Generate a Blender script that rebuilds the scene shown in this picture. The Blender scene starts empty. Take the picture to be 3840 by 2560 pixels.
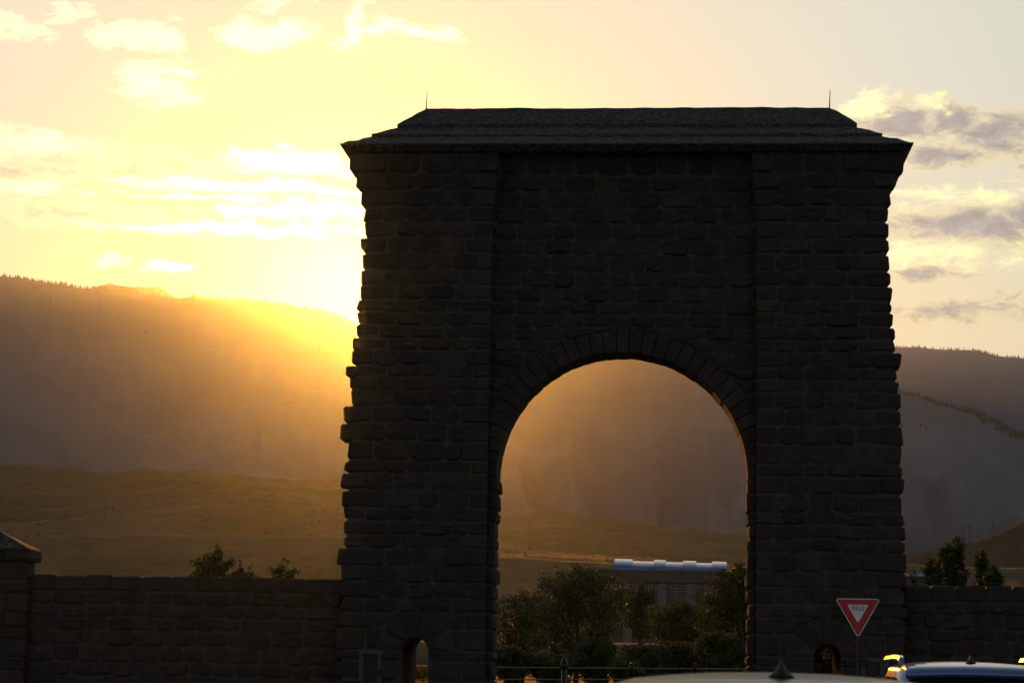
import bpy, bmesh, math, random
import numpy as np
from mathutils import Vector, Matrix, noise

# ------------------------------------------------------------------ camera, sky, sun, exposure
scn = bpy.context.scene
COL = scn.collection
FPX, CX, CY = 8120.0, 1920.0, 1280.0            # photo is 3840 x 2560
YAW, PITCH, ROLL = map(math.radians, (4.43, 8.08, 0.94))
EYE = Vector((0, 0, 1.7))
_f = Vector((-math.sin(YAW)*math.cos(PITCH), math.cos(YAW)*math.cos(PITCH), math.sin(PITCH)))
_r0 = Vector((math.cos(YAW), math.sin(YAW), 0)); _u0 = _r0.cross(_f)
_R = _r0*math.cos(ROLL) + _u0*math.sin(ROLL); _U = _u0*math.cos(ROLL) - _r0*math.sin(ROLL)
def ray(px, py): return _f*FPX + _R*(px-CX) + _U*(CY-py)
def at(px, py, Y):
    d = ray(px, py); return EYE + d*((Y-EYE.y)/d.y)
def azel(px, py):
    d = ray(px, py); return math.atan2(d.x, d.y), math.atan2(d.z, math.hypot(d.x, d.y))

cd = bpy.data.cameras.new('camera'); cam = bpy.data.objects.new('camera', cd); COL.objects.link(cam)
M = Matrix.Identity(4)
for i in range(3):
    M[i][0], M[i][1], M[i][2], M[i][3] = _R[i], _U[i], -_f[i], EYE[i]
cam.matrix_world = M
cd.sensor_width = 36; cd.lens = 36*FPX/3840; cd.clip_start = .1; cd.clip_end = 60000
cd.dof.use_dof = True; cd.dof.focus_distance = 58.5; cd.dof.aperture_fstop = 6.3
scn.camera = cam

SUN_AZ, SUN_EL = azel(1322, 1092)
EXPOSURE = 0.4
SUN_STRENGTH = 2.3
SKY_STRENGTH = 0.09
HAZE_DENSITY = 3.0e-5
HAZE_G = 0.937

ld = bpy.data.lights.new('sun', 'SUN'); sun = bpy.data.objects.new('sun', ld); COL.objects.link(sun)
ld.energy = SUN_STRENGTH; ld.angle = math.radians(.53); ld.color = (1, .305, .025)
sd = Vector((math.sin(SUN_AZ)*math.cos(SUN_EL), math.cos(SUN_AZ)*math.cos(SUN_EL), math.sin(SUN_EL)))
sun.rotation_euler = (-sd).to_track_quat('-Z', 'Y').to_euler()
sun.location = sd*200

scn.view_settings.view_transform = 'Standard'; scn.view_settings.look = 'None'
scn.view_settings.gamma = 1; scn.view_settings.exposure = EXPOSURE
scn.render.engine = 'CYCLES'
cy = scn.cycles
cy.use_denoising = True
cy.max_bounces = 5; cy.diffuse_bounces = 2; cy.glossy_bounces = 3; cy.transmission_bounces = 4
cy.transparent_max_bounces = 6; cy.volume_bounces = 0
cy.sample_clamp_indirect = 6

class NT:
    """small helper to write node trees"""
    def __init__(s, tree): s.t = tree; s.n = tree.nodes; s.l = tree.links
    def new(s, kind, **kw):
        n = s.n.new(kind)
        for k, v in kw.items(): setattr(n, k, v)
        return n
    def put(s, sock, v):
        if isinstance(v, bpy.types.NodeSocket): s.l.new(v, sock)
        else: sock.default_value = v
    def m(s, op, a, b=0.0, c=0.0, clamp=False):
        n = s.new('ShaderNodeMath', operation=op, use_clamp=clamp)
        for i, v in enumerate((a, b, c)): s.put(n.inputs[i], v)
        return n.outputs[0]
    def mr(s, v, a, b, c=0.0, d=1.0, smooth=True):
        n = s.new('ShaderNodeMapRange', interpolation_type='SMOOTHSTEP' if smooth else 'LINEAR')
        for k, x in zip(('Value', 'From Min', 'From Max', 'To Min', 'To Max'), (v, a, b, c, d)): s.put(n.inputs[k], x)
        return n.outputs[0]
    def mix(s, f, a, b, mode='MIX'):
        n = s.new('ShaderNodeMix', data_type='RGBA', blend_type=mode)
        s.put(n.inputs[0], f)
        s.put(n.inputs[6], a if isinstance(a, bpy.types.NodeSocket) else (*a, 1)); s.put(n.inputs[7], b if isinstance(b, bpy.types.NodeSocket) else (*b, 1))
        return n.outputs[2]
    def comb(s, x, y, z=0.0):
        n = s.new('ShaderNodeCombineXYZ')
        for i, v in enumerate((x, y, z)): s.put(n.inputs[i], v)
        return n.outputs[0]
    def noise(s, vec, scale, detail=4, rough=.55, dist=0.0):
        n = s.new('ShaderNodeTexNoise')
        if vec is not None: s.put(n.inputs['Vector'], vec)
        s.put(n.inputs['Scale'], scale); s.put(n.inputs['Detail'], detail); s.put(n.inputs['Roughness'], rough); s.put(n.inputs['Distortion'], dist)
        return n

# --- sky
world = bpy.data.worlds.new('World'); scn.world = world; world.use_nodes = True
w = NT(world.node_tree); w.n.clear()
sky = w.new('ShaderNodeTexSky', sky_type='NISHITA')
sky.sun_disc = False; sky.sun_elevation = SUN_EL; sky.sun_rotation = SUN_AZ
sky.altitude = 1600; sky.air_density = 1.0; sky.dust_density = 0.4; sky.ozone_density = 2.0
tc = w.new('ShaderNodeTexCoord'); sep = w.new('ShaderNodeSeparateXYZ'); w.l.new(tc.outputs['Generated'], sep.inputs[0])
AZ = w.m('MULTIPLY', w.m('ARCTAN2', sep.outputs[0], sep.outputs[1]), 57.29578)
EL = w.m('MULTIPLY', w.m('ARCSINE', sep.outputs[2]), 57.29578)
P = w.comb(AZ, w.m('MULTIPLY', EL, 2.0), 0.0)
nz = w.noise(P, .55, 6, .6); nsep = w.new('ShaderNodeSeparateColor'); w.l.new(nz.outputs['Color'], nsep.inputs[0])
nz2 = w.noise(P, 1.3, 10, .7, .6)
AZd = w.m('ADD', AZ, w.m('MULTIPLY', w.m('SUBTRACT', nsep.outputs[0], .5), 3.2))
ELd = w.m('ADD', EL, w.m('MULTIPLY', w.m('SUBTRACT', nsep.outputs[1], .5), 1.1))
fine = w.m('SUBTRACT', nz2.outputs[0], .5)
def blobs(lst):
    acc = None
    for (x, y, rx, ry, s) in lst:
        a, e = azel(x, y); a, e = math.degrees(a), math.degrees(e); k = math.degrees(1/FPX)
        dx = w.m('DIVIDE', w.m('SUBTRACT', AZd, a), rx*k); dy = w.m('DIVIDE', w.m('SUBTRACT', ELd, e), ry*k)
        d2 = w.m('ADD', w.m('MULTIPLY', dx, dx), w.m('MULTIPLY', dy, dy))
        v = w.m('MULTIPLY', w.m('SUBTRACT', 1.0, w.m('SQRT', d2)), s)
        acc = v if acc is None else w.m('MAXIMUM', acc, v)
    return acc
bright = blobs([(85,112,150,60,1), (280,52,80,50,1), (525,125,150,80,1), (585,300,160,95,.9), (725,268,80,35,.7), (1000,125,180,75,1.3),
    (1340,95,70,95,1), (1470,100,60,40,1), (1590,108,80,30,1), (1665,128,70,32,1), (1040,2,110,28,.8),
    (110,545,330,55,.7), (1110,600,300,62,1.2), (930,700,640,34,1.1), (850,745,760,16,.6), (820,862,620,30,1), (945,798,80,40,1), (1200,800,250,50,.8),
    (610,1000,95,36,1), (430,998,90,26,.7), (60,700,220,45,.5), (3650,735,330,45,.6), (3500,960,380,60,.5), (3260,385,120,55,.8), (3480,395,90,45,.7)])
grey = blobs([(560,625,300,62,.55), (130,640,260,45,.5), (330,800,430,50,.45), (3340,450,170,85,1), (3560,440,210,80,1), (3760,490,230,100,1), (3500,575,250,75,.9),
    (3650,845,420,80,1.1), (3900,800,260,70,1), (3480,1028,240,28,.8), (3560,1165,380,60,.6), (560,150,90,45,.4), (4300,600,500,120,1), (-500,600,500,70,.6)])
# the same broken cloud goes on outside the frame
outn = w.noise(P, .11, 6, .6)
outm = w.m('MULTIPLY', w.mr(outn.outputs[0], .5, .68), w.m('MULTIPLY', w.mr(EL, 2, 6), w.mr(w.m('ABSOLUTE', w.m('ADD', AZ, 4.4)), 15, 24)))
fb = w.mr(w.m('ADD', bright, w.m('MULTIPLY', fine, 2.3)), -.08, .62)
gg = w.m('MAXIMUM', w.m('ADD', grey, w.m('MULTIPLY', fine, 1.9)), w.m('SUBTRACT', w.m('MULTIPLY', outm, .8), .1))
gedge = w.mr(gg, -.35, .25); gcore = w.mr(gg, -.05, .75)
dotn = w.new('ShaderNodeVectorMath', operation='DOT_PRODUCT'); w.l.new(tc.outputs['Generated'], dotn.inputs[0]); dotn.inputs[1].default_value = sd
ang = w.m('MULTIPLY', w.m('ARCCOSINE', dotn.outputs['Value']), 57.29578)
near = w.m('EXPONENT', w.m('MULTIPLY', w.m('MULTIPLY', ang, ang), -1/(42*42)))
lit = w.m('ADD', w.m('ADD', .22, w.m('MULTIPLY', near, .62)), w.m('MULTIPLY', .5, w.m('EXPONENT', w.m('MULTIPLY', ang, -.16))))
skyc = w.new('ShaderNodeVectorMath', operation='SCALE'); w.l.new(sky.outputs[0], skyc.inputs[0]); skyc.inputs['Scale'].default_value = SKY_STRENGTH
def scol(c, s):
    n = w.new('ShaderNodeVectorMath', operation='SCALE'); n.inputs[0].default_value = c; w.put(n.inputs['Scale'], s); return n.outputs[0]
# added veil colour that evens the sky's brightness, dimmed close round the sun
low = w.mr(EL, 15.5, 7.5)
veil = w.mix(near, (.09, .15, .28), w.mix(low, (.66, .68, .60), (.86, .69, .38)))
gl = w.m('EXPONENT', w.m('MULTIPLY', w.m('MULTIPLY', ang, ang), -1/(10*10)))
vm = w.mix(1.0, veil, w.mix(gl, (1, 1, 1), (.42, .32, .28)), 'MULTIPLY')
c0 = w.mix(w.m('ADD', .06, w.m('MULTIPLY', near, .93), clamp=True), skyc.outputs[0], vm)
c1 = w.mix(w.m('MULTIPLY', gedge, .8), c0, scol((.95, .8, .44), lit))
c2 = w.mix(w.m('MULTIPLY', gcore, .92), c1, scol((.37, .335, .33), w.m('MULTIPLY', lit, w.mr(nz2.outputs[0], .3, .7, 1.25, .85))))
bcol = w.mix(w.m('EXPONENT', w.m('MULTIPLY', ang, -.17)), (.86, .82, .40), (1.7, 1.65, 1.35))
c3 = w.mix(w.m('MULTIPLY', fb, .92), c2, bcol)
bg = w.new('ShaderNodeBackground'); w.l.new(c3, bg.inputs[0]); bg.inputs[1].default_value = 1.0
wo = w.new('ShaderNodeOutputWorld'); w.l.new(bg.outputs[0], wo.inputs[0])
world.cycles.sampling_method = 'MANUAL'; world.cycles.sample_map_resolution = 512

# ------------------------------------------------------------------ helpers
def tag(o, label=None, cat=None, group=None, kind=None):
    for k, v in (('label', label), ('category', cat), ('group', group), ('kind', kind)):
        if v: o[k] = v
    return o
def empty(name, loc=(0, 0, 0), rz=0):
    o = bpy.data.objects.new(name, None); COL.objects.link(o); o.location = loc; o.rotation_euler.z = rz; o.empty_display_size = .2
    return o
def obj(name, V, Fs, mat, parent=None, smooth=False):
    me = bpy.data.meshes.new(name); me.from_pydata([tuple(v) for v in V], [], Fs); me.update()
    if smooth: me.polygons.foreach_set('use_smooth', [True]*len(me.polygons))
    if mat: me.materials.append(mat)
    o = bpy.data.objects.new(name, me); COL.objects.link(o)
    if parent: o.parent = parent
    return o
class MB:
    def __init__(s): s.v = []; s.f = []
    def add(s, V, F):
        k = len(s.v); s.v += [tuple(v) for v in V]; s.f += [tuple(i+k for i in q) for q in F]; return s
    def box(s, a, b):
        x0, y0, z0 = a; x1, y1, z1 = b
        return s.add([(x0,y0,z0),(x1,y0,z0),(x1,y1,z0),(x0,y1,z0),(x0,y0,z1),(x1,y0,z1),(x1,y1,z1),(x0,y1,z1)],
                     [(0,3,2,1),(4,5,6,7),(0,1,5,4),(1,2,6,5),(2,3,7,6),(3,0,4,7)])
    def tube(s, pts, rad, n=8, cap=True):
        pts = [Vector(p) for p in pts]; rad = rad if isinstance(rad, (list, tuple)) else [rad]*len(pts)
        V = []; F = []
        for i, p in enumerate(pts):
            d = (pts[min(i+1, len(pts)-1)] - pts[max(i-1, 0)]).normalized()
            a = d.orthogonal().normalized() if abs(d.z) < .99 else Vector((1, 0, 0)); b = d.cross(a)
            for k in range(n):
                t = 2*math.pi*k/n; V.append(p + (a*math.cos(t) + b*math.sin(t))*rad[i])
        for i in range(len(pts)-1):
            for k in range(n): F.append((i*n+k, i*n+(k+1) % n, (i+1)*n+(k+1) % n, (i+1)*n+k))
        if cap: F.append(tuple(range(n))[::-1]); F.append(tuple((len(pts)-1)*n+k for k in range(n)))
        return s.add(V, F)
    def lathe(s, prof, c, n=12):
        return s.tube([(c[0], c[1], c[2]+z) for r, z in prof], [max(r, .001) for r, z in prof], n)
    def loft(s, rings, cap=True):
        n = len(rings[0]); V = [v for r in rings for v in r]; F = []
        for i in range(len(rings)-1):
            for k in range(n): F.append((i*n+k, i*n+(k+1) % n, (i+1)*n+(k+1) % n, (i+1)*n+k))
        if cap: F.append(tuple(range(n))[::-1]); F.append(tuple((len(rings)-1)*n+k for k in range(n)))
        return s.add(V, F)
    def build(s, name, mat, parent=None, smooth=False): return obj(name, s.v, s.f, mat, parent, smooth)
def interp(x, T):
    if x <= T[0][0]: return T[0][1]
    for (a, b), (c, d) in zip(T, T[1:]):
        if x <= c: return b + (d-b)*(x-a)/(c-a)
    return T[-1][1]

# ------------------------------------------------------------------ materials
MAT = {}
def pmat(name, col=(.5,.5,.5), rough=.8, metal=0, spec=.5, coat=0):
    m = bpy.data.materials.new(name); m.use_nodes = True; t = NT(m.node_tree); b = m.node_tree.nodes['Principled BSDF']
    b.inputs['Base Color'].default_value = (*col, 1); b.inputs['Roughness'].default_value = rough; b.inputs['Metallic'].default_value = metal
    b.inputs['Specular IOR Level'].default_value = spec; b.inputs['Coat Weight'].default_value = coat
    MAT[name] = m; return m, t, b
def bump(t, b, h, strength=.5, dist=.02):
    n = t.new('ShaderNodeBump'); t.put(n.inputs['Height'], h); n.inputs['Strength'].default_value = strength; n.inputs['Distance'].default_value = dist
    t.l.new(n.outputs[0], b.inputs['Normal'])
def geo(t): return t.new('ShaderNodeNewGeometry').outputs['Position']

def rock_mat(name, a, b_, c):
    m, t, b = pmat(name, rough=.92, spec=.25)
    p = geo(t); n1 = t.noise(p, 2.3, 5); n2 = t.noise(p, 14, 5, .65); n3 = t.noise(p, .35, 2)
    oi = t.new('ShaderNodeObjectInfo')
    col = t.mix(t.mr(n1.outputs[0], .35, .65), a, b_)
    col = t.mix(t.mr(oi.outputs['Random'], 0, 1, 0, .7, False), col, c)
    col = t.mix(t.mr(n2.outputs[0], .35, .7, 0, .35), col, (.02, .018, .016))
    lich = t.m('MULTIPLY', t.mr(n2.outputs[0], .66, .72), t.mr(n3.outputs[0], .55, .62))
    col = t.mix(t.m('MULTIPLY', lich, .6), col, (.34, .33, .29))
    t.l.new(col, b.inputs['Base Color']); bump(t, b, t.m('ADD', n2.outputs[0], n1.outputs[0]), .8, .04); return m
rock_mat('basalt', (.044,.034,.024), (.074,.055,.037), (.036,.024,.016))
rock_mat('basalt_coping', (.046,.038,.029), (.064,.052,.04), (.042,.032,.024))
m, t, b = pmat('mortar', rough=.95, spec=.2); p = geo(t); n = t.noise(p, 9, 4)
t.l.new(t.mix(n.outputs[0], (.052,.049,.043), (.078,.073,.063)), b.inputs['Base Color']); bump(t, b, n.outputs[0], .6, .02)
m, t, b = pmat('roof_rubble', rough=.9, spec=.3); p = geo(t)
pp = t.new('ShaderNodeMapping'); t.l.new(p, pp.inputs[0]); pp.inputs['Scale'].default_value = (1, 1.3, 1.9)
wn = t.noise(p, 3, 3); 
vadd = t.new('ShaderNodeVectorMath', operation='ADD'); t.l.new(pp.outputs[0], vadd.inputs[0])
vs = t.new('ShaderNodeVectorMath', operation='SCALE'); t.l.new(wn.outputs['Color'], vs.inputs[0]); vs.inputs['Scale'].default_value = .35; t.l.new(vs.outputs[0], vadd.inputs[1])
vo = t.new('ShaderNodeTexVoronoi', feature='DISTANCE_TO_EDGE'); t.l.new(vadd.outputs[0], vo.inputs['Vector']); vo.inputs['Scale'].default_value = 4.4
vc = t.new('ShaderNodeTexVoronoi'); t.l.new(vadd.outputs[0], vc.inputs['Vector']); vc.inputs['Scale'].default_value = 4.4
jo = t.mr(vo.outputs['Distance'], .03, .11)
sepc = t.new('ShaderNodeSeparateColor'); t.l.new(vc.outputs['Color'], sepc.inputs[0])
t.l.new(t.mix(jo, (.10,.098,.095), t.mix(sepc.outputs[0], (.024,.023,.022), (.05,.048,.046))), b.inputs['Base Color']); bump(t, b, jo, .9, .06)

def grass_mat(name, a, b_, c, s, bs=.5, fine_=.75):
    m, t, b = pmat(name, rough=.95, spec=.1); p = geo(t)
    n1 = t.noise(p, s, 6, .6); n2 = t.noise(p, s*14, 5, .65); n3 = t.noise(p, s*.28, 3)
    col = t.mix(t.mr(n1.outputs[0], .38, .62), a, b_); col = t.mix(t.mr(n2.outputs[0], .48, .68, 0, fine_), col, c)
    col = t.mix(t.mr(n3.outputs[0], .45, .65, 0, .5), col, c)
    t.l.new(col, b.inputs['Base Color']); bump(t, b, n2.outputs[0], bs, .25/s*.05); return m
grass_mat('dry_grass', (.1,.066,.028), (.058,.045,.021), (.024,.022,.013), .012)
grass_mat('near_ground', (.16,.12,.06), (.11,.1,.05), (.07,.065,.035), .3)
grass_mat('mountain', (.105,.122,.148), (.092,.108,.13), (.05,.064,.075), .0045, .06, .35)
pmat('asphalt', (.05,.05,.052), .9)
m, t, b = MAT['asphalt'], None, None
m, t, b = pmat('leaf', (.05,.075,.02), .55, spec=.3)
g = t.new('ShaderNodeNewGeometry'); 
lc = t.mix(g.outputs['Random Per Island'], (.028,.045,.012), (.07,.08,.022)); t.l.new(lc, b.inputs['Base Color'])
tr = t.new('ShaderNodeBsdfTranslucent'); t.l.new(t.mix(1, lc, (1.5,1.5,.8), 'MULTIPLY'), tr.inputs[0])
ms = t.new('ShaderNodeMixShader'); ms.inputs[0].default_value = .3; t.l.new(b.outputs[0], ms.inputs[1]); t.l.new(tr.outputs[0], ms.inputs[2])
t.l.new(ms.outputs[0], m.node_tree.nodes['Material Output'].inputs[0])
m, t, b = pmat('bark', (.06,.045,.035), .95); n = t.noise(geo(t), 12, 4); bump(t, b, n.outputs[0], .7, .03)
m, t, b = pmat('conifer', (.022,.03,.016), .95)
pmat('pole_wood', (.07,.05,.035), .9); pmat('iron', (.02,.02,.02), .35, .6); pmat('steel', (.3,.3,.3), .45, .9)
pmat('sign_red', (.5,.012,.012), .45); pmat('sign_white', (.78,.78,.76), .45); pmat('sign_back', (.4,.4,.4), .5, .8)
pmat('vault_metal', (.1,.165,.32), .22, 1.0); pmat('wall_block', (.08,.07,.06), .9); pmat('concrete', (.13,.13,.13), .85); pmat('fascia', (.07,.055,.045), .8)
pmat('window_frame', (.2,.2,.2), .6); pmat('glass', (.03,.035,.04), .08, 0, .6); pmat('red_panel', (.1,.035,.03), .7)
pmat('paint_dark', (.10,.17,.36), .25, .75, .5, .6); pmat('paint_tan', (.15,.125,.1), .4, .4, .4, .2); pmat('rubber', (.02,.02,.02), .8); pmat('black_plastic', (.012,.012,.013), .65, 0, .2)
pmat('tail_red', (.25,.01,.01), .2, 0, .5, 1); pmat('lamp_clear', (.7,.7,.7), .1, 0, .5, 1); pmat('plate', (.6,.6,.58), .5); pmat('tablet', (.08,.07,.058), .9)
pmat('rim', (.5,.5,.5), .3, .9)
m, t, b = pmat('shrub_leaf', (.16,.12,.02), .6)
tr = t.new('ShaderNodeBsdfTranslucent'); tr.inputs[0].default_value = (.4,.28,.03,1)
ms = t.new('ShaderNodeMixShader'); ms.inputs[0].default_value = .5; t.l.new(b.outputs[0], ms.inputs[1]); t.l.new(tr.outputs[0], ms.inputs[2]); t.l.new(ms.outputs[0], m.node_tree.nodes['Material Output'].inputs[0])

# ------------------------------------------------------------------ terrain
FAR = 15000.0
me = MB()
rs = [0, 30, 60, 120, 250, 500, 1200, 3000, 7000, FAR]; NA = 64
V = [(0, 0, 0)]; F_ = []
for r in rs[1:]:
    for k in range(NA):
        a = 2*math.pi*k/NA; V.append((r*math.sin(a), r*math.cos(a), 0 if r < 400 else -(r-400)*.001))
for k in range(NA): F_.append((0, 1+(k+1) % NA, 1+k))
for i in range(len(rs)-2):
    for k in range(NA):
        a = 1+i*NA+k; b2 = 1+i*NA+(k+1) % NA; F_.append((a, b2, b2+NA, a+NA))
tag(obj('ground', V, [f[::-1] for f in F_], MAT['near_ground']), 'dry grassy flat ground around the arch', kind='structure')
# parking lot and the road through the arch
rd = MB(); rd.add([(-1.5+s*3.1, y, .004) for y in (29.9, 90) for s in (-1, 1)], [(0, 1, 3, 2)])
tag(rd.build('road', MAT['asphalt']), 'asphalt road running through the arch', kind='structure')
pk = MB(); pk.add([(-30, -12, .008), (26, -12, .008), (26, 30, .008), (-30, 30, .008)], [(0, 1, 2, 3)])
tag(pk.build('parking_lot', MAT['asphalt']), 'asphalt parking lot in front of the arch', kind='structure')

def fbm(x, y, z=0.0, o=5):
    return noise.fractal(Vector((x, y, z)), 1.0, 2.1, o)
def ridge_layer(name, sky_px, D, r_in, r_out, mat, label, relief, scale, seed, power=1.6, na=260, nf=46, nb=12, lo=-46, hi=40, base=-3):
    T = []
    for x, y in sky_px:
        a, e = azel(x, y); T.append((a, math.tan(e)))
    T.sort(); a0, a1 = math.radians(lo), math.radians(hi)
    # denser columns inside the view
    AS = sorted(set(list(np.linspace(a0, a1, 60)) + list(np.linspace(math.radians(-20), math.radians(11), na))))
    RR = [r_in + (D-r_in)*(i/nf) for i in range(nf)] + [D + (r_out-D)*(i/nb)**1.3 for i in range(nb+1)]
    V = []; crest = []
    for r in RR:
        for a in AS:
            te = interp(a, T); zc = EYE.z + D*te + relief*.10*fbm(a*60*scale, seed+7.7, 0, 4)
            x, y = r*math.sin(a), r*math.cos(a)
            if r <= D:
                t = (r-r_in)/(D-r_in); z = base + (zc-base)*(t**power)
                wgt = math.sin(math.pi*min(1, t*1.0))**.8
                g1 = 1-abs(fbm(a*14*scale + .25*t, t*1.1, seed, 4))*2
                z += relief*wgt*(.75*g1 - .4 + .5*fbm(x/D*9*scale, y/D*9*scale, seed+3, 5))*min(1, 2.2*(1-t)+.12)
            else:
                t = (r-D)/(r_out-D); z = zc*(1-.9*t**1.2) - 1
            # never rise above the crest line of sight
            lim = EYE.z + r*te - .0 if r < D else 1e9
            z = min(z, lim - .004*(D-r)) if r < D else z
            V.append((x, y, z))
            if r == D: crest.append((x, y, z, a))
    n = len(AS); F2 = []
    for i in range(len(RR)-1):
        for k in range(n-1): F2.append((i*n+k, i*n+k+1, (i+1)*n+k+1, (i+1)*n+k))
    o = obj(name, V, F2, mat, smooth=True); tag(o, label, kind='structure'); return o, crest, (V, n, nf)
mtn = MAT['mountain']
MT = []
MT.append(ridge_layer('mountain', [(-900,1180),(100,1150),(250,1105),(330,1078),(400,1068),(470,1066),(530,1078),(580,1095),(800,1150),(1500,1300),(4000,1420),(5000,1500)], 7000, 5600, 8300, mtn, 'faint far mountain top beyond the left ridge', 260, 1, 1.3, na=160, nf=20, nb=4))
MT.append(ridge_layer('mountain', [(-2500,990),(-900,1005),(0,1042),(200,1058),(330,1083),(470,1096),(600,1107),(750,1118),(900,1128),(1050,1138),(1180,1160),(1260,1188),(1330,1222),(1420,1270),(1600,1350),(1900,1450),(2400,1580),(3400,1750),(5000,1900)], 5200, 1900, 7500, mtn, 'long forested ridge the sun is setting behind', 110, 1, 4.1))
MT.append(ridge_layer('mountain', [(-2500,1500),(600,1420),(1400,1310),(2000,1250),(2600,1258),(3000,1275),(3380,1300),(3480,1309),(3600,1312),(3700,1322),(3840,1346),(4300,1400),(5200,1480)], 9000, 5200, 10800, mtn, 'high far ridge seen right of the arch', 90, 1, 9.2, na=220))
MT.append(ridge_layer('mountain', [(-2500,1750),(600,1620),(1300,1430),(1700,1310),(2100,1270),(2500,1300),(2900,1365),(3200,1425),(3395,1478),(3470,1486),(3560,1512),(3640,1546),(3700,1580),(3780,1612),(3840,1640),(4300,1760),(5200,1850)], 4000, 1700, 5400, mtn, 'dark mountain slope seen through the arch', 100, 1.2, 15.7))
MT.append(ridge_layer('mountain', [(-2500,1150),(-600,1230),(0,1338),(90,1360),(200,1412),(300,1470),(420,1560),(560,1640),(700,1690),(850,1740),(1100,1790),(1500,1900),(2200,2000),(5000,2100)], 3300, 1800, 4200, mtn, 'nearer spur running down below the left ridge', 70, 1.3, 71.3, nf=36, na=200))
hm = MAT['dry_grass']
HL = []
HL.append(ridge_layer('hill', [(-2500,1720),(-600,1760),(0,1748),(120,1742),(250,1748),(310,1765),(345,1774),(420,1772),(520,1760),(640,1761),(720,1768),(850,1780),(920,1777),(1000,1794),(1100,1800),(1290,1795),(1450,1825),(1650,1890),(1800,1945),(1890,1936),(1950,1926),(2035,1912),(2130,1920),(2250,1935),(2400,1960),(2600,1985),(2800,2003),(3000,2040),(3400,2095),(5000,2150)], 1450, 900, 2000, hm, 'rolling dry grass hills at the foot of the mountains', 22, 1.4, 21.1, 1.2))
HL.append(ridge_layer('hill', [(-2500,1830),(0,1845),(200,1841),(350,1840),(640,1833),(900,1833),(1100,1842),(1290,1865),(1500,1950),(1750,2015),(1890,2030),(1950,2036),(2060,2062),(2200,2078),(2500,2098),(2800,2114),(3400,2130),(5000,2150)], 1000, 690, 1250, hm, 'smooth grassy hill below the rolling skyline', 13, 1.4, 27.9, 1.1, nf=36))
HL.append(ridge_layer('hill', [(-2500,1990),(0,1962),(200,1948),(400,1926),(600,1906),(800,1888),(1000,1883),(1290,1905),(1500,2000),(1890,2072),(2200,2086),(2800,2132),(3400,2140),(5000,2150)], 760, 520, 930, hm, 'low grassy shoulder above the bench', 10, 1.4, 33.3, 1.1, nf=36))
HL.append(ridge_layer('hill', [(-2500,2020),(0,2012),(300,2009),(640,2003),(900,2006),(1290,2014),(1890,2086),(2300,2110),(2800,2140),(3100,2130),(3400,2112),(3600,2122),(3840,2128),(5000,2080)], 540, 400, 720, hm, 'grassy bench behind the stone wall', 3, 2, 39.1, 1.0, nf=40, base=-1))
HL.append(ridge_layer('hill', [(-2500,2400),(2600,2250),(3100,2120),(3300,2090),(3400,2076),(3500,2062),(3600,2041),(3650,2032),(3720,2005),(3840,1950),(4100,1850),(5000,1700)], 900, 740, 1100, hm, 'dark hillside climbing behind the right-hand wall', 6, 1.4, 45.1, 1.2, nf=36))

HL.append(ridge_layer('hill', [(-2500,1800),(0,1806),(150,1796),(330,1818),(520,1802),(700,1792),(880,1802),(1080,1828),(1290,1836),(1500,1900),(1800,1985),(1890,1985),(2000,1968),(2150,1975),(2350,2000),(2600,2030),(2800,2050),(3400,2110),(5000,2150)], 1220, 960, 1500, hm, 'folded grass mound under the rolling skyline', 14, 1.6, 61.7, .9, nf=36))
HL.append(ridge_layer('hill', [(-2500,1900),(0,1893),(180,1905),(400,1893),(620,1866),(820,1858),(1060,1868),(1290,1888),(1500,1975),(1890,2050),(2060,2075),(2500,2105),(2800,2120),(3400,2135),(5000,2150)], 880, 640, 1050, hm, 'long grass swell between the mounds and the bench', 10, 1.6, 68.3, .9, nf=36))
HL.append(ridge_layer('added_bank', [(-2500,2395),(1500,2398),(1900,2402),(2800,2415),(3400,2425),(5000,2450)], 172, 160, 190, hm, 'added grassy bank hiding the sunlit ground behind the trees', .4, 3, 51.1, .8, nf=10, nb=6, base=-.5)); HL.pop()  # invented bank; its unlit near slope covers the sunlit flat ground beyond
# conifers along the ridges: a far-off wood
def wood(name, label, layer, count, hmin, hmax, crest_frac, seed, azmin=-9):
    rng = random.Random(seed); (V, n, nf) = layer[2]; mb = MB()
    for i in range(count):
        k = rng.uniform(0, n-1.01)
        row = nf if rng.random() < crest_frac else nf - int(abs(rng.gauss(0, 1))*nf*.05) - 1
        row = max(3, row); k0 = int(k); fr = k-k0
        p = Vector(V[row*n+k0]).lerp(Vector(V[row*n+k0+1]), fr)
        if row < nf: 
            q = Vector(V[(row+1)*n+k0]); p = p.lerp(q, rng.random())
        if row < nf and fbm(p.x*.0022, p.y*.0022, seed, 3) < -.1: continue
        if abs(math.degrees(math.atan2(p.x, p.y))+4.4) > 17 or math.atan2(p.x, p.y) < azmin: continue
        h = hmin+(hmax-hmin)*rng.random()**1.8*(1 if row >= nf-1 else .6)*(.75+.9*abs(fbm(p.x*.004, p.y*.004, 2.2, 3))); r = h*rng.uniform(.13, .22)
        ring = [p + Vector((math.cos(a)*r, math.sin(a)*r, h*.08)) for a in (0, 1.26, 2.51, 3.77, 5.03)]
        ring2 = [p + Vector((math.cos(a+.6)*r*.62, math.sin(a+.6)*r*.62, h*.5)) for a in (0, 1.26, 2.51, 3.77, 5.03)]
        mb.add([p - Vector((0, 0, 2))] + ring + ring2 + [p + Vector((0, 0, h))],
               [(0, 1+(j+1) % 5, 1+j) for j in range(5)] + [(1+j, 1+(j+1) % 5, 6+(j+1) % 5, 6+j) for j in range(5)] + [(6+j, 6+(j+1) % 5, 11) for j in range(5)])
    tag(mb.build(name, MAT['conifer']), label, 'forest', kind='stuff')
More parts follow.
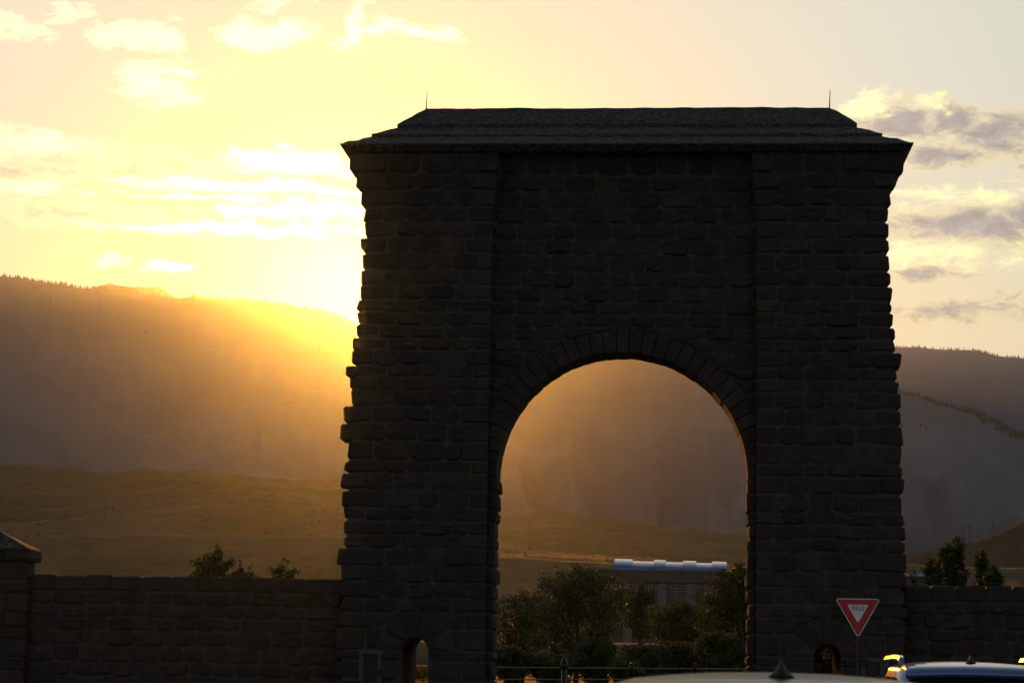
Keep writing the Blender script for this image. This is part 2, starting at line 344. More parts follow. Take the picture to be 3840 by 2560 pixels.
wood('conifer_forest', 'dark conifer forest along the left ridge', MT[1], 2600, 5, 10.5, .8, 1)
wood('conifer_forest', 'dark conifer forest on the far right ridge', MT[2], 2200, 7, 14, .7, 2)
wood('conifer_forest', 'dark conifer forest on the mountain behind the arch', MT[3], 12000, 5, 13, .35, 3, azel(2900, 1400)[0])
# sage brush dotted over the hills
def brush(name, label, layers, count, seed):
    rng = random.Random(seed); mb = MB()
    for i in range(count):
        V, n, nf = rng.choice(layers)[2]
        k = rng.randrange(n-1); row = int(nf*rng.uniform(.1, 1)); p = Vector(V[row*n+k]).lerp(Vector(V[(row+1)*n+k+1]), rng.random())
        if abs(math.degrees(math.atan2(p.x, p.y))+4.4) > 17: continue
        if fbm(p.x*.012, p.y*.012, seed, 3) < -.02: continue
        r = rng.uniform(.2, .6); h = r*rng.uniform(.7, 1.3)
        V2 = [p + Vector((math.cos(j*1.047)*r*rng.uniform(.7, 1.2), math.sin(j*1.047)*r*rng.uniform(.7, 1.2), h*rng.uniform(.2, .55))) for j in range(6)]
        mb.add(V2 + [p - Vector((0, 0, .4)), p + Vector((rng.uniform(-.2, .2), 0, h))], [(j, (j+1) % 6, 7) for j in range(6)] + [((j+1) % 6, j, 6) for j in range(6)])
    tag(mb.build(name, MAT['conifer']), label, 'brush', kind='stuff')
brush('sagebrush', 'low dark sagebrush dotted over the grass hills', HL[:3]+HL[4:], 11000, 5)

# ------------------------------------------------------------------ the stone arch
XC = -1.5; Y0 = 58.0; DEPTH = 3.4; REC = .45; YP = Y0+REC; PD = 1.4
HW = [(0,7.5),(4,7.48),(7,7.42),(8,7.40),(10,7.31),(11.3,7.22),(13.5,7.16),(14.0,7.24),(14.35,7.36),(14.95,7.6),(15.25,7.64)]
def hw(z): return interp(z, HW)
def inset(z): return 7.5-hw(z)
IN = [(0,3.62),(13.5,3.62),(15.2,3.46)]
def inner(z): return interp(z, IN)
R_IN, Z_SPR = 3.40, 6.34
def open_hw(z, r=R_IN):
    if z <= Z_SPR: return r
    d = r*r-(z-Z_SPR)**2; return math.sqrt(d) if d > 0 else 0
ZTOP = 15.25
arch = empty('stone_arch', (XC, Y0+DEPTH/2, 0))
tag(arch, 'towering dark basalt entrance arch with hipped stone roof, silhouetted by the sunset', 'arch')
def kid(o, p):
    o.parent = p; return o
def child(mb, name, mat, parent, smooth=False):
    o = mb.build(name, mat, None, smooth) if isinstance(mb, MB) else mb
    o.parent = parent
    if parent.type == 'EMPTY': o.matrix_parent_inverse = Matrix.Translation(-parent.location)   # mesh parents already sit at the origin
    return o
def core(levels, spans, yf, yb):
    """horizontal slabs; spans(z) -> list of (x0,x1)"""
    mb = MB()
    for za, zb in zip(levels, levels[1:]):
        A, B = spans(za+1e-4), spans(zb-1e-4)
        if len(A) > len(B): B = [(B[0][0], (B[0][0]+B[0][1])/2), ((B[0][0]+B[0][1])/2, B[0][1])] if len(B) == 1 else B
        for (a0, a1), (b0, b1) in zip(A, B):
            fa, fb, ba, bb = yf(za), yf(zb), yb(za), yb(zb)
            mb.add([(a0,fa,za),(a1,fa,za),(b1,fb,zb),(b0,fb,zb),(a0,ba,za),(a1,ba,za),(b1,bb,zb),(b0,bb,zb)],
                   [(0,1,2,3),(5,4,7,6),(4,0,3,7),(1,5,6,2)])
    return mb
rng = random.Random(11)
def outline(u0, u1, v0, v1, g, rr):
    u0 += g; u1 -= g; v0 += g; v1 -= g; w_, h_ = u1-u0, v1-v0; s = min(w_, h_)
    j = lambda k: rr.uniform(-k, k)
    c = [(rr.uniform(.08, .34)*s, rr.uniform(.08, .3)*s) for _ in range(4)]
    tilt = j(.03); mv = rr.uniform(.0, .035)
    L_ = [(u0+j(.012), v0+c[0][1]), (u0+c[0][0], v0+j(.012)+tilt*.3), ((u0+u1)/2+j(.12*w_), v0-mv*.6), (u1-c[1][0], v0+j(.012)), (u1+j(.012), v0+c[1][1]),
            (u1+j(.012), v1-c[2][1]), (u1-c[2][0], v1+j(.012)), ((u0+u1)/2+j(.15*w_), v1+mv*.7), (u0+c[3][0], v1+j(.012)+tilt), (u0+j(.012), v1-c[3][1])]
    return [(u+.03*noise.noise(Vector((u*1.3, v*1.1, 3.3))), v+.055*noise.noise(Vector((u*.9, v*.9, 7.1)))) for u, v in L_]
def stone_geo(pts, Fm, rr, back=.10, edge=.018, bulge=None):
    n = len(pts); cu = sum(p[0] for p in pts)/n; cv = sum(p[1] for p in pts)/n
    bu = bulge if bulge else rr.uniform(.03, .1); k = rr.uniform(.6, .86); su, sv = rr.uniform(-.02, .02), rr.uniform(-.02, .03)
    V = [Fm(u, v, -back) for u, v in pts] + [Fm(u, v, edge) for u, v in pts]
    V += [Fm(cu+(u-cu)*k*rr.uniform(.94, 1.05)+su, cv+(v-cv)*k*rr.uniform(.92, 1.06)+sv, bu*rr.uniform(.45, 1.3)) for u, v in pts]
    V.append(Fm(cu+su, cv+sv, bu*rr.uniform(.95, 1.2)))
    F2 = []
    for i in range(n):
        jn = (i+1) % n; F2 += [(i, jn, n+jn, n+i), (n+i, n+jn, 2*n+jn, 2*n+i), (2*n+i, 2*n+jn, 3*n)]
    return V, F2
def chamfer_block(a, b, rr, jit=.02, ch=.03):
    """rough block with bevelled edges: 24 verts, 44 tris"""
    lo, hi = Vector(a), Vector(b); V = []; idx = {}
    for sx in (0, 1):
        for sy in (0, 1):
            for sz in (0, 1):
                S = (sx, sy, sz)
                base = Vector((hi[i] if S[i] else lo[i] for i in range(3))) + Vector((rr.uniform(-jit, jit) for _ in range(3)))
                for ax in range(3):
                    q = base.copy()
                    for i in range(3):
                        if i != ax: q[i] += (-1 if S[i] else 1)*ch*rr.uniform(.6, 1.7)
                    idx[(S, ax)] = len(V); V.append(q)
    F2 = []
    def sgn(ax, s): return s
    for ax in range(3):
        o1, o2 = (ax+1) % 3, (ax+2) % 3
        for s in (0, 1):
            q = []
            for (p1, p2) in ((0,0),(1,0),(1,1),(0,1)):
                S = [0,0,0]; S[ax] = s; S[o1] = p1; S[o2] = p2; q.append(idx[(tuple(S), ax)])
            F2.append(tuple(q if s else q[::-1]))
    for ax in range(3):                                 # edges along ax
        o1, o2 = (ax+1) % 3, (ax+2) % 3
        for p1 in (0, 1):
            for p2 in (0, 1):
                S0 = [0,0,0]; S0[o1] = p1; S0[o2] = p2; S1 = list(S0); S1[ax] = 1; S0, S1 = tuple(S0), tuple(S1)
                q = [idx[(S0, o1)], idx[(S1, o1)], idx[(S1, o2)], idx[(S0, o2)]]
                F2.append(tuple(q if (p1 == p2) else q[::-1])); 
    for S in [(a_, b_, c_) for a_ in (0,1) for b_ in (0,1) for c_ in (0,1)]:
        q = [idx[(S, 0)], idx[(S, 1)], idx[(S, 2)]]
        F2.append(tuple(q if sum(S) % 2 else q[::-1]))
    return V, F2
def rows(z0, z1, h, rr, var=.24):
    n = max(1, round((z1-z0)/h)); ws = [rr.uniform(1-var, 1+var) for _ in range(n)]; s = (z1-z0)/sum(ws); out = [z0]
    for q in ws: out.append(out[-1]+q*s)
    return out
def split_row(x0, x1, wmin, wmax, rr):
    out = [x0]
    while x1-out[-1] > wmax*1.15:
        out.append(out[-1]+rr.uniform(wmin, wmax))
    if len(out) > 1 and x1-out[-1] < wmin*.6: out.pop()
    if x1-out[-1] > wmax*1.15: out.append((out[-1]+x1)/2)
    out.append(x1); return out
ROWZ = rows(0, 14.62, .415, rng) + [15.2]
_k = min(range(len(ROWZ)), key=lambda i: abs(ROWZ[i]-1.62)); ROWZ[_k] = 1.62     # a course line at the doorway springing

STONES = []                                             # (area, V, F, parent)
def facing(z): return Y0+inset(z)
DOORS = [(-6.96, .36, 1.62), (3.96, .365, 1.62)]         # centre x, half width, spring height
R_OUT_D = 1.02
def avoid_circle(pts, c, r):
    out = []
    for u, v in pts:
        d = math.hypot(u-c[0], v-c[1])
        if v > c[1]-.02 and d < r: u, v = c[0]+(u-c[0])*r/max(d, 1e-3), c[1]+(v-c[1])*r/max(d, 1e-3)
        out.append((u, v))
    return out
def poly_area(p): return abs(sum(a[0]*b_[1]-b_[0]*a[1] for a, b_ in zip(p, p[1:]+p[:1])))/2
piers = []
for side in (-1, 1):
    dc, dw, ds = DOORS[0 if side < 0 else 1]
    levels = sorted(set([0, .8, ds] + [ds + dw*math.sin(a) for a in np.linspace(0, math.pi/2, 8)] + [2.5, 4, 7, 8, 10, 11.3, 13.5, 14.0, 14.35, 14.95, ZTOP]))
    def spans(z, side=side, dc=dc, dw=dw, ds=ds):
        xo, xi = XC+side*(hw(z)-.09), XC+side*inner(z); a, b_ = min(xo, xi), max(xo, xi)
        w2 = dw if z <= ds else (math.sqrt(dw*dw-(z-ds)**2) if z-ds < dw else 0)
        return [(a, b_)] if w2 <= 0 else [(a, dc-w2), (dc+w2, b_)]
    mb = core(levels, spans, facing, lambda z: Y0+DEPTH-inset(z))
    pier = child(mb, 'pier', MAT['mortar'], arch); piers.append(pier)
    Fm = lambda u, v, n: (u, facing(v)-n, v)
    for i, (za, zb) in enumerate(zip(ROWZ, ROWZ[1:])):
        zm = (za+zb)/2; top = i == len(ROWZ)-2
        # outer corner
        jut = rng.choice([0, 0, .02, .04, .07, .12]) + (rng.choice([.0, .08, .14]) if 2.9 < zm < 10.5 else 0)
        if side > 0: jut *= .6
        if zm > 13: jut *= .3
        wq = rng.uniform(.85, 1.2) if i % 2 else rng.uniform(.5, .75)
        xo = XC+side*(hw(zm)+jut); xq = XC+side*(hw(zm)-wq); yfr = facing(zm)
        a = (min(xo, xq)+.02, yfr-rng.uniform(.035, .075), za+.022); b_ = (max(xo, xq)-.02, yfr+rng.uniform(.5, 1.0), zb-.022)
        V, F2 = chamfer_block(a, b_, rng, .034, .045); child(MB().add(V, F2), 'quoin', MAT['basalt'], pier)
        # inner corner
        wi = rng.uniform(.65, .9) if (i+1) % 2 else rng.uniform(.4, .55)
        xi = XC+side*(inner(zm)-.03); xj = XC+side*(inner(zm)+wi)
        if abs(zm) < 2.4: xj = XC+side*(inner(zm)+min(wi, .6))
        V, F2 = chamfer_block((min(xi, xj)+.02, yfr-rng.uniform(.03, .06), za+.022), (max(xi, xj)-.02, yfr+.42, zb-.022), rng, .016, .035)
        child(MB().add(V, F2), 'quoin', MAT['basalt'], pier)
        u0, u1 = min(xq, xj), max(xq, xj)
        segs = [(u0, u1)]
        if za < ds+R_OUT_D+.25 and zb > 0:
            ring = lambda z: math.sqrt(max(0, R_OUT_D**2-(z-ds)**2))
            if zm < ds: wc = dw
            else: wc = ring(zb) if zb < ds+R_OUT_D else 0
            segs = [(u0, dc-wc), (dc+wc, u1)] if wc > .05 or zm < ds else [(u0, dc), (dc, u1)]
        for (s0, s1) in segs:
            if s1-s0 < .12: continue
            cuts = split_row(s0, s1, .55, 1.02, rng) if not top else split_row(s0, s1, .7, 1.0, rng)
            for c0, c1 in zip(cuts, cuts[1:]):
                pts = outline(c0, c1, za+rng.uniform(-.012, .012), zb+rng.uniform(-.012, .012), .021, rng)
                if za < ds+R_OUT_D+.2: pts = avoid_circle(pts, (dc, ds), R_OUT_D+.03)
                if za < ds and zb > ds-.02: pts = [(u, v) for u, v in pts]
                V, F2 = stone_geo(pts, Fm, rng); STONES.append((poly_area(pts), V, F2, pier))
    # ring of wedge stones over the little doorway
    angs = [0, 33, 62, 80, 100, 118, 147, 180]
    for k, (a0, a1) in enumerate(zip(angs, angs[1:])):
        ro = R_OUT_D*rng.uniform(.93, 1.0) if k != 3 else R_OUT_D+.2
        g = 1.4
        P_ = []
        for rr_, aa in ((dw, a0+g*2.2), (dw, a1-g*2.2), (ro, a1-g), (ro*.98, (a0+a1)/2), (ro, a0+g)):
            t_ = math.radians(aa); P_.append((dc+math.cos(t_)*rr_, ds+math.sin(t_)*rr_))
        V, F2 = stone_geo(P_, Fm, rng, .3, .03, rng.uniform(.05, .08)); child(MB().add(V, F2), 'keystone' if k == 3 else 'voussoir', MAT['basalt'], pier)
    # framed stone tablet beside the doorway
    tx = dc+side*1.18
    tb = MB().box((tx-.30, Y0-.075, .2), (tx-.19, Y0+.1, 1.52)).box((tx+.19, Y0-.075, .2), (tx+.30, Y0+.1, 1.52)).box((tx-.33, Y0-.085, 1.52), (tx+.33, Y0+.1, 1.63))
    tab = child(tb, 'tablet_frame', MAT['tablet'], pier)
    o = MB().box((tx-.19, Y0-.05, .2), (tx+.19, Y0+.1, 1.52)); child(o, 'tablet', MAT['basalt'], pier)

# recessed wall with the great arch
spring_lv = [Z_SPR + (R_IN+.02)*math.sin(a) for a in np.linspace(0, math.pi/2, 22)]
levels = sorted(set([0, 3, Z_SPR] + spring_lv + [10.6, 11.3, 13.5, 14.0, 14.35, 14.95, ZTOP]))
def spans(z):
    w2 = open_hw(z, R_IN+(.07 if z < Z_SPR-.01 else .02)); a, b_ = XC-inner(z)-.02, XC+inner(z)+.02
    return [(a, b_)] if w2 <= 0 else [(a, XC-w2), (XC+w2, b_)]
def facing_p(z): return YP+min(inset(z), .0)*1.0+max(inset(z), 0)*.5
wallp = child(core(levels, spans, facing_p, lambda z: YP+PD), 'arch_wall', MAT['mortar'], arch)
FmP = lambda u, v, n: (u, facing_p(v)-n, v)
R_OUT = R_IN+.6
KEY_TOP = min(z for z in ROWZ if z > Z_SPR+R_OUT+.12)-.02-Z_SPR
NV = 33
for k in range(NV):
    a0, a1 = math.pi*k/NV, math.pi*(k+1)/NV; key = k == NV//2
    ro = KEY_TOP if key else R_OUT+rng.uniform(-.015, .015); ri = R_IN+rng.uniform(-.012, .012); da = .008/ri
    if ro*abs(math.cos((a0+a1)/2)) > inner(7): ro = min(ro, (inner(7)-.01)/abs(math.cos((a0+a1)/2)))
    ro = max(ro, ri+.15); V = []
    j1, j2 = rng.uniform(.03, .05), rng.uniform(0, .02)
    for yy, sh in ((YP-j1+.03, .0), (YP-j1, .012), (YP+PD+j2, 0)):
        for rr_, aa in ((ri+sh, a0+da+sh/ri), (ri+sh, a1-da-sh/ri), (ro-sh, a1-da-sh/ro), (ro-sh, a0+da+sh/ro)):
            V.append((XC+math.cos(aa)*rr_, yy, Z_SPR+math.sin(aa)*rr_))
    V = V[4:8]+V[0:4]+V[8:12]
    F2 = [(3,2,1,0)] + [(i, (i+1) % 4, 4+(i+1) % 4, 4+i) for i in range(4)] + [(4+i, 4+(i+1) % 4, 8+(i+1) % 4, 8+i) for i in range(4)] + [(8,9,10,11)]
    child(MB().add(V, F2), 'keystone' if key else 'voussoir', MAT['basalt'], wallp)
# jamb blocks below the spring
jr = [z for z in ROWZ if z < Z_SPR-.2] + [Z_SPR]
for side in (-1, 1):
    for za, zb in zip(jr, jr[1:]):
        xo = XC+side*(R_IN-rng.uniform(-.02, .055)); xb = XC+side*(inner(za)+.0)
        for y0_, y1_ in ((YP-rng.uniform(.03, .05), YP+rng.uniform(.5, .8)), (None, YP+PD+.02)):
            if y0_ is None: y0_ = last+.03
            last = y1_
            xo2 = xo+side*rng.uniform(-.02, .02)
            V, F2 = chamfer_block((min(xo2, xb), y0_, za+.018), (max(xo2, xb), y1_, zb-.018), rng, .018, .05)
            child(MB().add(V, F2), 'jamb_stone', MAT['basalt'], wallp)
for i, (za, zb) in enumerate(zip(ROWZ, ROWZ[1:])):
    if zb < Z_SPR+1.2: continue
    x0_, x1_ = XC-inner(zb)+.02, XC+inner(zb)-.02; top = i == len(ROWZ)-2
    ring = lambda z: math.sqrt(max(0, R_OUT**2-(z-Z_SPR)**2))
    wc = ring(zb); segs = [(x0_, XC-wc), (XC+wc, x1_)] if wc > .0 else [(x0_, x1_)]
    if za < Z_SPR+R_OUT+.12 and wc == 0: segs = [(x0_, XC-.24), (XC+.24, x1_)]
    for s0, s1 in segs:
        if s1-s0 < .15: continue
        cuts = split_row(s0, s1, .55, 1.05, rng)
        for c0, c1 in zip(cuts, cuts[1:]):
            pts = avoid_circle(outline(c0, c1, za+rng.uniform(-.012, .012), zb+rng.uniform(-.012, .012), .021, rng), (XC, Z_SPR), R_OUT+.03)
            V, F2 = stone_geo(pts, FmP, rng); STONES.append((poly_area(pts), V, F2, wallp))
STONES.sort(key=lambda s: -s[0])
for a_, V, F2, par in STONES[:300]: child(MB().add(V, F2), 'stone', MAT['basalt'], par)
rest = {}
for a_, V, F2, par in STONES[300:]: rest.setdefault(par.name, (MB(), par))[0].add(V, F2)
for nme, (mb, par) in rest.items(): tag(child(mb, 'small_stones', MAT['basalt'], par), kind='stuff')
# outer side faces of the piers
for side, pier in zip((-1, 1), piers):
    mb = MB()
    for za, zb in zip(ROWZ, ROWZ[1:]):
        zm = (za+zb)/2; cuts = split_row(facing(zm)+.9, Y0+DEPTH-inset(zm), .6, 1.0, rng)
        for c0, c1 in zip(cuts, cuts[1:]):
            Fs = lambda u, v, n: (XC+side*(hw(v)-.05+n), u, v)
            V, F2 = stone_geo(outline(c0, c1, za, zb, .03, rng), Fs, rng); mb.add(V, F2 if side > 0 else [q[::-1] for q in F2])
    tag(child(mb, 'side_stones', MAT['basalt'], pier), kind='stuff')

# hipped roof in three overlapping tiers
YM = Y0+DEPTH/2
def ring_rect(hx, hy, z, nx=60, ny=10, jit=0.0, seed=0):
    pts = []
    for k in range(nx): pts.append((-hx+2*hx*k/nx, -hy))
    for k in range(ny): pts.append((hx, -hy+2*hy*k/ny))
    for k in range(nx): pts.append((hx-2*hx*k/nx, hy))
    for k in range(ny): pts.append((-hx, hy-2*hy*k/ny))
    out = []
    for i, (x, y) in enumerate(pts):
        d = noise.noise(Vector((x*1.7+seed, y*1.7, z*3)))*jit
        out.append((XC+x*(1+d*.15/hx), YM+y, z+d))
    return out
EX, EY, RX = 7.78, 2.2, 5.69
def tier(s): return (EX+(RX-EX)*s, EY+(.02-EY)*s)
n1 = at(1383, 505, 57.9); n2 = at(1500, 460, 58.6)
mb = MB(); rg = []
rg.append(ring_rect(EX-.22, EY-.22, 15.17)); rg.append(ring_rect(EX, EY, 15.31, jit=.01)); rg.append(ring_rect(EX, EY, 15.345, jit=.015, seed=1))
zA, zB, zR = 15.76, 16.19, 16.86
sA, sB = .36, .66
def seg(s0, z0, s1, z1, n, seed):
    for k in range(n+1):
        f_ = k/n; s = s0+(s1-s0)*f_; hx, hy = tier(s); rg.append(ring_rect(hx, hy, z0+(z1-z0)*f_ + 0*math.sin(math.pi*f_), jit=.05 if 0 < k < n else .03, seed=seed+k))
seg(.015, 15.35, sA, zA-.05, 4, 3); seg(sA, zA+.03, sB, zB-.06, 4, 13); seg(sB, zB+.04, .985, zR-.02, 4, 23)
rg.append(ring_rect(RX, .06, zR, jit=.03, seed=40))
mb.loft(rg); roof = child(mb, 'roof', MAT['roof_rubble'], arch)
for s in (-1, 1):
    rod = MB().tube([(XC+s*RX, YM, zR-.05), (XC+s*RX+.01, YM, zR+.1), (XC+s*RX+.03, YM, zR+.52)], [.022, .016, .008], 6)
    child(rod, 'lightning_rod', MAT['iron'], roof)
# ------------------------------------------------------------------ boundary walls
def stone_wall(label, x0, x1, yf, ztop, th, seed):
    rr = random.Random(seed); root = empty('stone_wall', ((x0+x1)/2, yf+th/2, 0)); tag(root, label, 'wall', 'walls beside the arch')
    zc = ztop-.42
    child(MB().box((x0, yf, 0), (x1, yf+th, ztop-.06)), 'wall_core', MAT['mortar'], root)
    cuts = split_row(x0, x1, .65, .95, rr)
    for c0, c1 in zip(cuts, cuts[1:]):
        V, F2 = chamfer_block((c0+.018, yf-rr.uniform(.04, .07), zc+.02), (c1-.018, yf+th+.04, ztop+rr.uniform(-.015, .015)), rr, .014, .03)
        child(MB().add(V, F2), 'coping_stone', MAT['basalt_coping'], root)
    rz = rows(0, zc, .40, rr)
    Fw = lambda u, v, n: (u, yf-n, v)
    L = []
    for za, zb in zip(rz, rz[1:]):
        cuts = split_row(x0, x1, .5, .95, rr)
        for c0, c1 in zip(cuts, cuts[1:]):
            pts = outline(c0, c1, za+rr.uniform(-.02, .02), zb+rr.uniform(-.02, .02), .022, rr); V, F2 = stone_geo(pts, Fw, rr)
            child(MB().add(V, F2), 'stone', MAT['basalt'], root)
    return root
stone_wall('long dark stone wall between the arch and the capped pillar', -17.7, -9.02, 58.6, 3.52, .6, 3)
stone_wall('dark stone wall on the yield sign side of the arch', 6.02, 12.4, 58.7, 3.55, .6, 4)
# capped pillar
px0, px1, pyf = -19.9, -17.68, 58.3
pil = empty('stone_pillar', ((px0+px1)/2, pyf+.42, 0)); tag(pil, 'square stone pillar with overhanging cap ending the long wall', 'pillar')
child(MB().box((px0+.06, pyf+.04, 0), (px1-.06, pyf+.85, 3.84)), 'pillar_core', MAT['mortar'], pil)
rr = random.Random(8); rz = rows(0, 3.84, .41, rr)
for i, (za, zb) in enumerate(zip(rz, rz[1:])):
    cuts = split_row(px0, px1, .5, .9, rr)
    for k, (c0, c1) in enumerate(zip(cuts, cuts[1:])):
        d = .5 if k in (0, len(cuts)-2) else .2
        V, F2 = chamfer_block((c0+.02, pyf-rr.uniform(.0, .05), za+.02), (c1-.02+(rr.uniform(0, .05) if k == len(cuts)-2 else 0), pyf+d, zb-.02), rr, .02, .04)
        child(MB().add(V, F2), 'stone', MAT['basalt'], pil)
cap = MB()
for k in range(3):
    V, F2 = chamfer_block((px0-.12+k*.82, pyf-.13, 3.85), (px0-.12+(k+1)*.82-.02, pyf+.98, 4.2), rr, .02, .07); child(MB().add(V, F2), 'cap_stone', MAT['basalt_coping'], pil)
cxm, cym = (px0+px1)/2, pyf+.42
mb = MB(); rg = []
for k in range(7):
    f_ = k/6; hx, hy = 1.12*(1-f_)+.04, .5*(1-f_)+.03
    rg.append([(cxm+sx*hx*(1+.03*noise.noise(Vector((k*2.2, i, 0)))), cym+sy*hy, 4.19+.56*f_+.02*(k % 2)) for i, (sx, sy) in enumerate(((-1,-1),(0,-1.01),(1,-1),(1.01,0),(1,1),(0,1),(-1,1),(-1,0)))])
mb.loft(rg); child(mb, 'cap_roof', MAT['roof_rubble'], pil)

# ------------------------------------------------------------------ yield sign
sc_ = at(3216, 2243, 46); sb = at(3217, 2380, 46)
sx, sy = sc_.x+.004, 46.0
sign = empty('yield_sign', (sx, sy, 0)); tag(sign, 'red and white triangular YIELD sign in front of the arch', 'sign')
def tri(size, rad, y, th, zc, inv=True, n=6):
    """rounded triangle pointing down, centroid at (sx, zc)"""
    R = size/math.sqrt(3); pts = []
    for k in range(3):
        a = math.radians(-90+120*k); c = ((R-2*rad)*math.cos(a), (R-2*rad)*math.sin(a))
        for j in range(n+1):
            t_ = a-math.radians(60)+math.radians(120)*j/n; pts.append((sx+c[0]+rad*math.cos(t_), zc+c[1]+rad*math.sin(t_)))
    m2 = MB(); N = len(pts)
    m2.add([(x, y, z) for x, z in pts]+[(x, y+th, z) for x, z in pts], [tuple(range(N)), tuple(range(2*N-1, N-1, -1))]+[(i, N+i, N+(i+1) % N, (i+1) % N) for i in range(N)])
    return m2
SZ = .945; zc = sc_.z-.008-SZ/math.sqrt(3)/2
zc = sc_.z - SZ*math.sqrt(3)/6
plate = child(tri(SZ, .045, sy, .004, zc), 'sign_plate', MAT['sign_white'], sign)
child(tri(SZ-.055, .032, sy-.003, .002, zc), 'red_field', MAT['sign_red'], sign)
child(tri(SZ*.47, .02, sy-.006, .002, zc+.018), 'white_field', MAT['sign_white'], sign)
# lettering from strokes
def strokes(txt, x, z, h, yy):
    wd, st = h*.52, h*.15; m2 = MB()
    def bar(a, b_):
        a, b_ = Vector((a[0], 0, a[1])), Vector((b_[0], 0, b_[1])); d = (b_-a).normalized(); q = Vector((-d.z, 0, d.x))*st/2
        m2.add([(p.x, yy, p.z) for p in (a-q, b_-q, b_+q, a+q)]+[(p.x, yy+.002, p.z) for p in (a-q, b_-q, b_+q, a+q)], [(0,1,2,3),(7,6,5,4),(0,4,5,1),(1,5,6,2),(2,6,7,3),(3,7,4,0)])
    for ch in txt:
        if ch == 'Y': bar((x, z+h), (x+wd/2, z+h*.45)); bar((x+wd, z+h), (x+wd/2, z+h*.45)); bar((x+wd/2, z), (x+wd/2, z+h*.5)); x += wd*1.32
        if ch == 'I': bar((x+st/2, z), (x+st/2, z+h)); x += st*1.9
        if ch == 'E':
            bar((x+st/2, z), (x+st/2, z+h))
            for q in (st/2, h/2, h-st/2): bar((x, z+q), (x+wd*.9, z+q))
            x += wd*1.25
        if ch == 'L': bar((x+st/2, z), (x+st/2, z+h)); bar((x, z+st/2), (x+wd*.9, z+st/2)); x += wd*1.2
        if ch == 'D':
            bar((x+st/2, z), (x+st/2, z+h)); pr = [(x, z+st/2), (x+wd*.55, z+st/2), (x+wd*.85, z+h*.25), (x+wd*.85, z+h*.75), (x+wd*.55, z+h-st/2), (x, z+h-st/2)]
            for a, b_ in zip(pr, pr[1:]): bar(a, b_)
            x += wd
    return m2, x
_, xe = strokes('YIELD', 0, 0, .098, 0)
mm, _ = strokes('YIELD', sx-xe/2, zc+.028, .098, sy-.009)
child(mm, 'lettering', MAT['sign_red'], sign)
post = MB().box((sx-.022, sy+.005, 0), (sx+.022, sy+.045, zc+.24)); child(post, 'post', MAT['iron'], sign)
for q in (.18, -.2): child(MB().lathe([(.012, 0), (.012, .0), (.009, .006)], (sx, 0, 0), 8).build('bolt', MAT['steel']) if False else MB().box((sx-.01, sy-.007, zc+q*.0+q-.01), (sx+.01, sy+.005, zc+q+.01)), 'bolt', MAT['steel'], sign)

